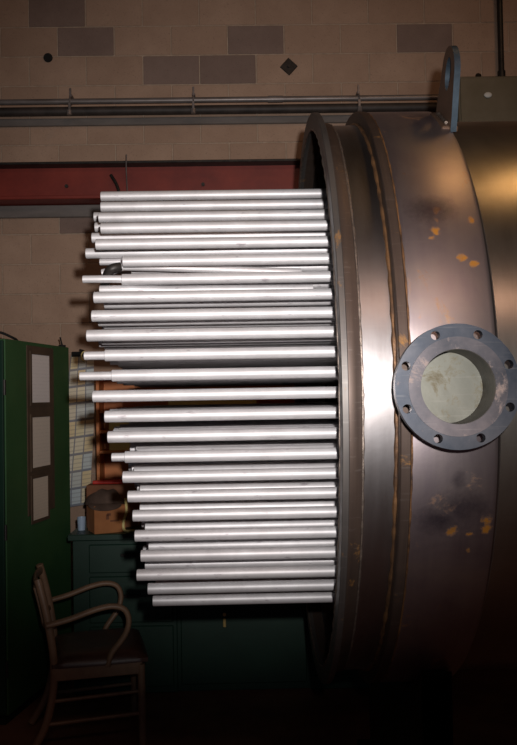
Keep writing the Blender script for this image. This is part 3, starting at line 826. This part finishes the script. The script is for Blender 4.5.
GB_ = [[b.verts.new(cpnt(i / NU, j / NV, .004)) for j in range(NV + 1)] for i in range(NU + 1)]
for i in range(NU):
    for j in range(NV):
        for G_ in (GF_, GB_):
            f = b.faces.new((G_[i][j], G_[i + 1][j], G_[i + 1][j + 1], G_[i][j + 1]))
            for lp, (uu, vv) in zip(f.loops, ((i, j), (i + 1, j), (i + 1, j + 1), (i, j + 1))): lp[uvl].uv = (uu / NU, vv / NV)
obj('sheet', b, k.m, ch, smooth=60)
b = bmesh.new(); box(b, (0.0, .01, HH + .005), (.09, .02, .035), .004); cyl(b, (0.02, .09, HH + .03), (0.02, -.03, HH + .03), .008, n=8)
obj('clip', b, M['black'], ch)
b = bmesh.new(); pathtube(b, [(.045 + .02 * cos(t), -.02, HH - .01 + .03 * sin(t)) for t in [2 * pi * i / 16 for i in range(16)]], .005, 6, True)
obj('tape_loop', b, M['yellow'], ch)

# ------------------------------------------------------------------ armchair
AC = empty('armchair', (sx(-.644, 4.235), 4.235, 0), radians(12.6)); tag(AC, 'worn wooden office armchair with a brown padded seat', 'chair')
hw, fd, rd = .235, .215, -.215       # half width, front x, rear x
def leg(pts, a=.016, b_=.018, up=(0, 1, 0)):
    b = bmesh.new(); pathtube(b, smoothpath(pts, 6), 0, 10, flat=(a, b_, up)); return b
for s in (-1, 1):
    obj('leg', leg([(fd - .012, s * (hw - .018), .012), (fd - .014, s * (hw - .018), .2), (fd - .016, s * (hw - .018), .40)], .018, .019), M['wood'], AC, smooth=60)
    # rear leg and back post in one sweep
    obj('leg', leg([(rd - .115, s * (hw - .02), .012), (rd - .04, s * (hw - .02), .14), (rd, s * (hw - .02), .30), (rd + .005, s * (hw - .02), .45),
                    (rd - .014, s * (hw - .02), .60), (rd - .04, s * (hw - .03), .73), (rd - .065, s * (hw - .045), .83)], .016, .019), M['wood'], AC, smooth=60)
    # bent-wood arm
    y = s * (hw + .012)
    b = bmesh.new()
    pathtube(b, smoothpath([(rd - .025, y, .625), (rd + .08, y + s * .005, .648), (rd + .20, y + s * .01, .685), (rd + .28, y + s * .01, .695), (rd + .335, y + s * .01, .675),
                            (rd + .355, y + s * .008, .62), (rd + .335, y, .55), (rd + .275, y - s * .01, .47), (rd + .255, y - s * .012, .41)], 7), 0, 12, flat=(.019, .014, (0, 1, 0)))
    obj('arm', b, M['wood'], AC, smooth=60)
    obj('seat_rail', bb((rd, s * (hw - .018) - .012, .355), (fd - .02, s * (hw - .018) + .012, .415), .003), M['wood'], AC)
    obj('stretcher', leg([(rd - .01, s * (hw - .02), .26), (fd - .02, s * (hw - .02), .27)], .009, .009), M['wood'], AC, smooth=60)
    obj('stretcher', leg([(rd - .03, s * (hw - .02), .155), (fd - .02, s * (hw - .02), .165)], .009, .009), M['wood'], AC, smooth=60)
    
obj('seat_rail', bb((fd - .035, -hw + .02, .355), (fd - .01, hw - .02, .415), .003), M['wood'], AC)
obj('seat_rail', bb((rd - .01, -hw + .02, .355), (rd + .015, hw - .02, .415), .003), M['wood'], AC)
# padded seat
b = bmesh.new(); NX, NY = 16, 16; g0 = []
for i in range(NX + 1):
    r_ = []
    for j in range(NY + 1):
        u = 2 * i / NX - 1; v = 2 * j / NY - 1
        e = (1 - abs(u) ** 5) * (1 - abs(v) ** 5)
        r_.append(b.verts.new((.23 * u * (1 - .02 * v * v) + .005, (.245 - .015 * (u < 0) * abs(u)) * v, .435 + .042 * e ** .5 - .012 * math.exp(-3 * (u * u + v * v)))))
    g0.append(r_)
g1 = [[b.verts.new((v_.co.x, v_.co.y, .416)) for v_ in r_] for r_ in g0]
for i in range(NX):
    for j in range(NY):
        b.faces.new((g0[i][j], g0[i + 1][j], g0[i + 1][j + 1], g0[i][j + 1])); b.faces.new((g1[i][j], g1[i][j + 1], g1[i + 1][j + 1], g1[i + 1][j]))
for i in range(NX):
    b.faces.new((g0[i][0], g1[i][0], g1[i + 1][0], g0[i + 1][0])); b.faces.new((g0[i][NY], g0[i + 1][NY], g1[i + 1][NY], g1[i][NY]))
    b.faces.new((g0[0][i], g0[0][i + 1], g1[0][i + 1], g1[0][i])); b.faces.new((g0[NX][i], g1[NX][i], g1[NX][i + 1], g0[NX][i + 1]))
obj('seat', b, M['leather'], AC, smooth=50)
# back: curved rails and slats
def rail(z, x, h): 
    b = bmesh.new(); pathtube(b, smoothpath([(x, -hw + .03, z), (x - .025, -.1, z), (x - .03, 0, z), (x - .025, .1, z), (x, hw - .03, z)], 5), 0, 10, flat=(.010, h, (1, 0, 0))); return b
o = obj('back_rail', rail(.80, rd - .052, .022), M['wood'], AC, smooth=60)
o = obj('back_rail', rail(.60, rd - .018, .016), M['wood'], AC, smooth=60)
for y in (-.12, -.06, 0, .06, .12):
    obj('back_slat', leg([(rd - .042, y, .605), (rd - .062, y, .70), (rd - .082, y, .78)], .008, .012, (1, 0, 0)), M['wood'], AC, smooth=60)
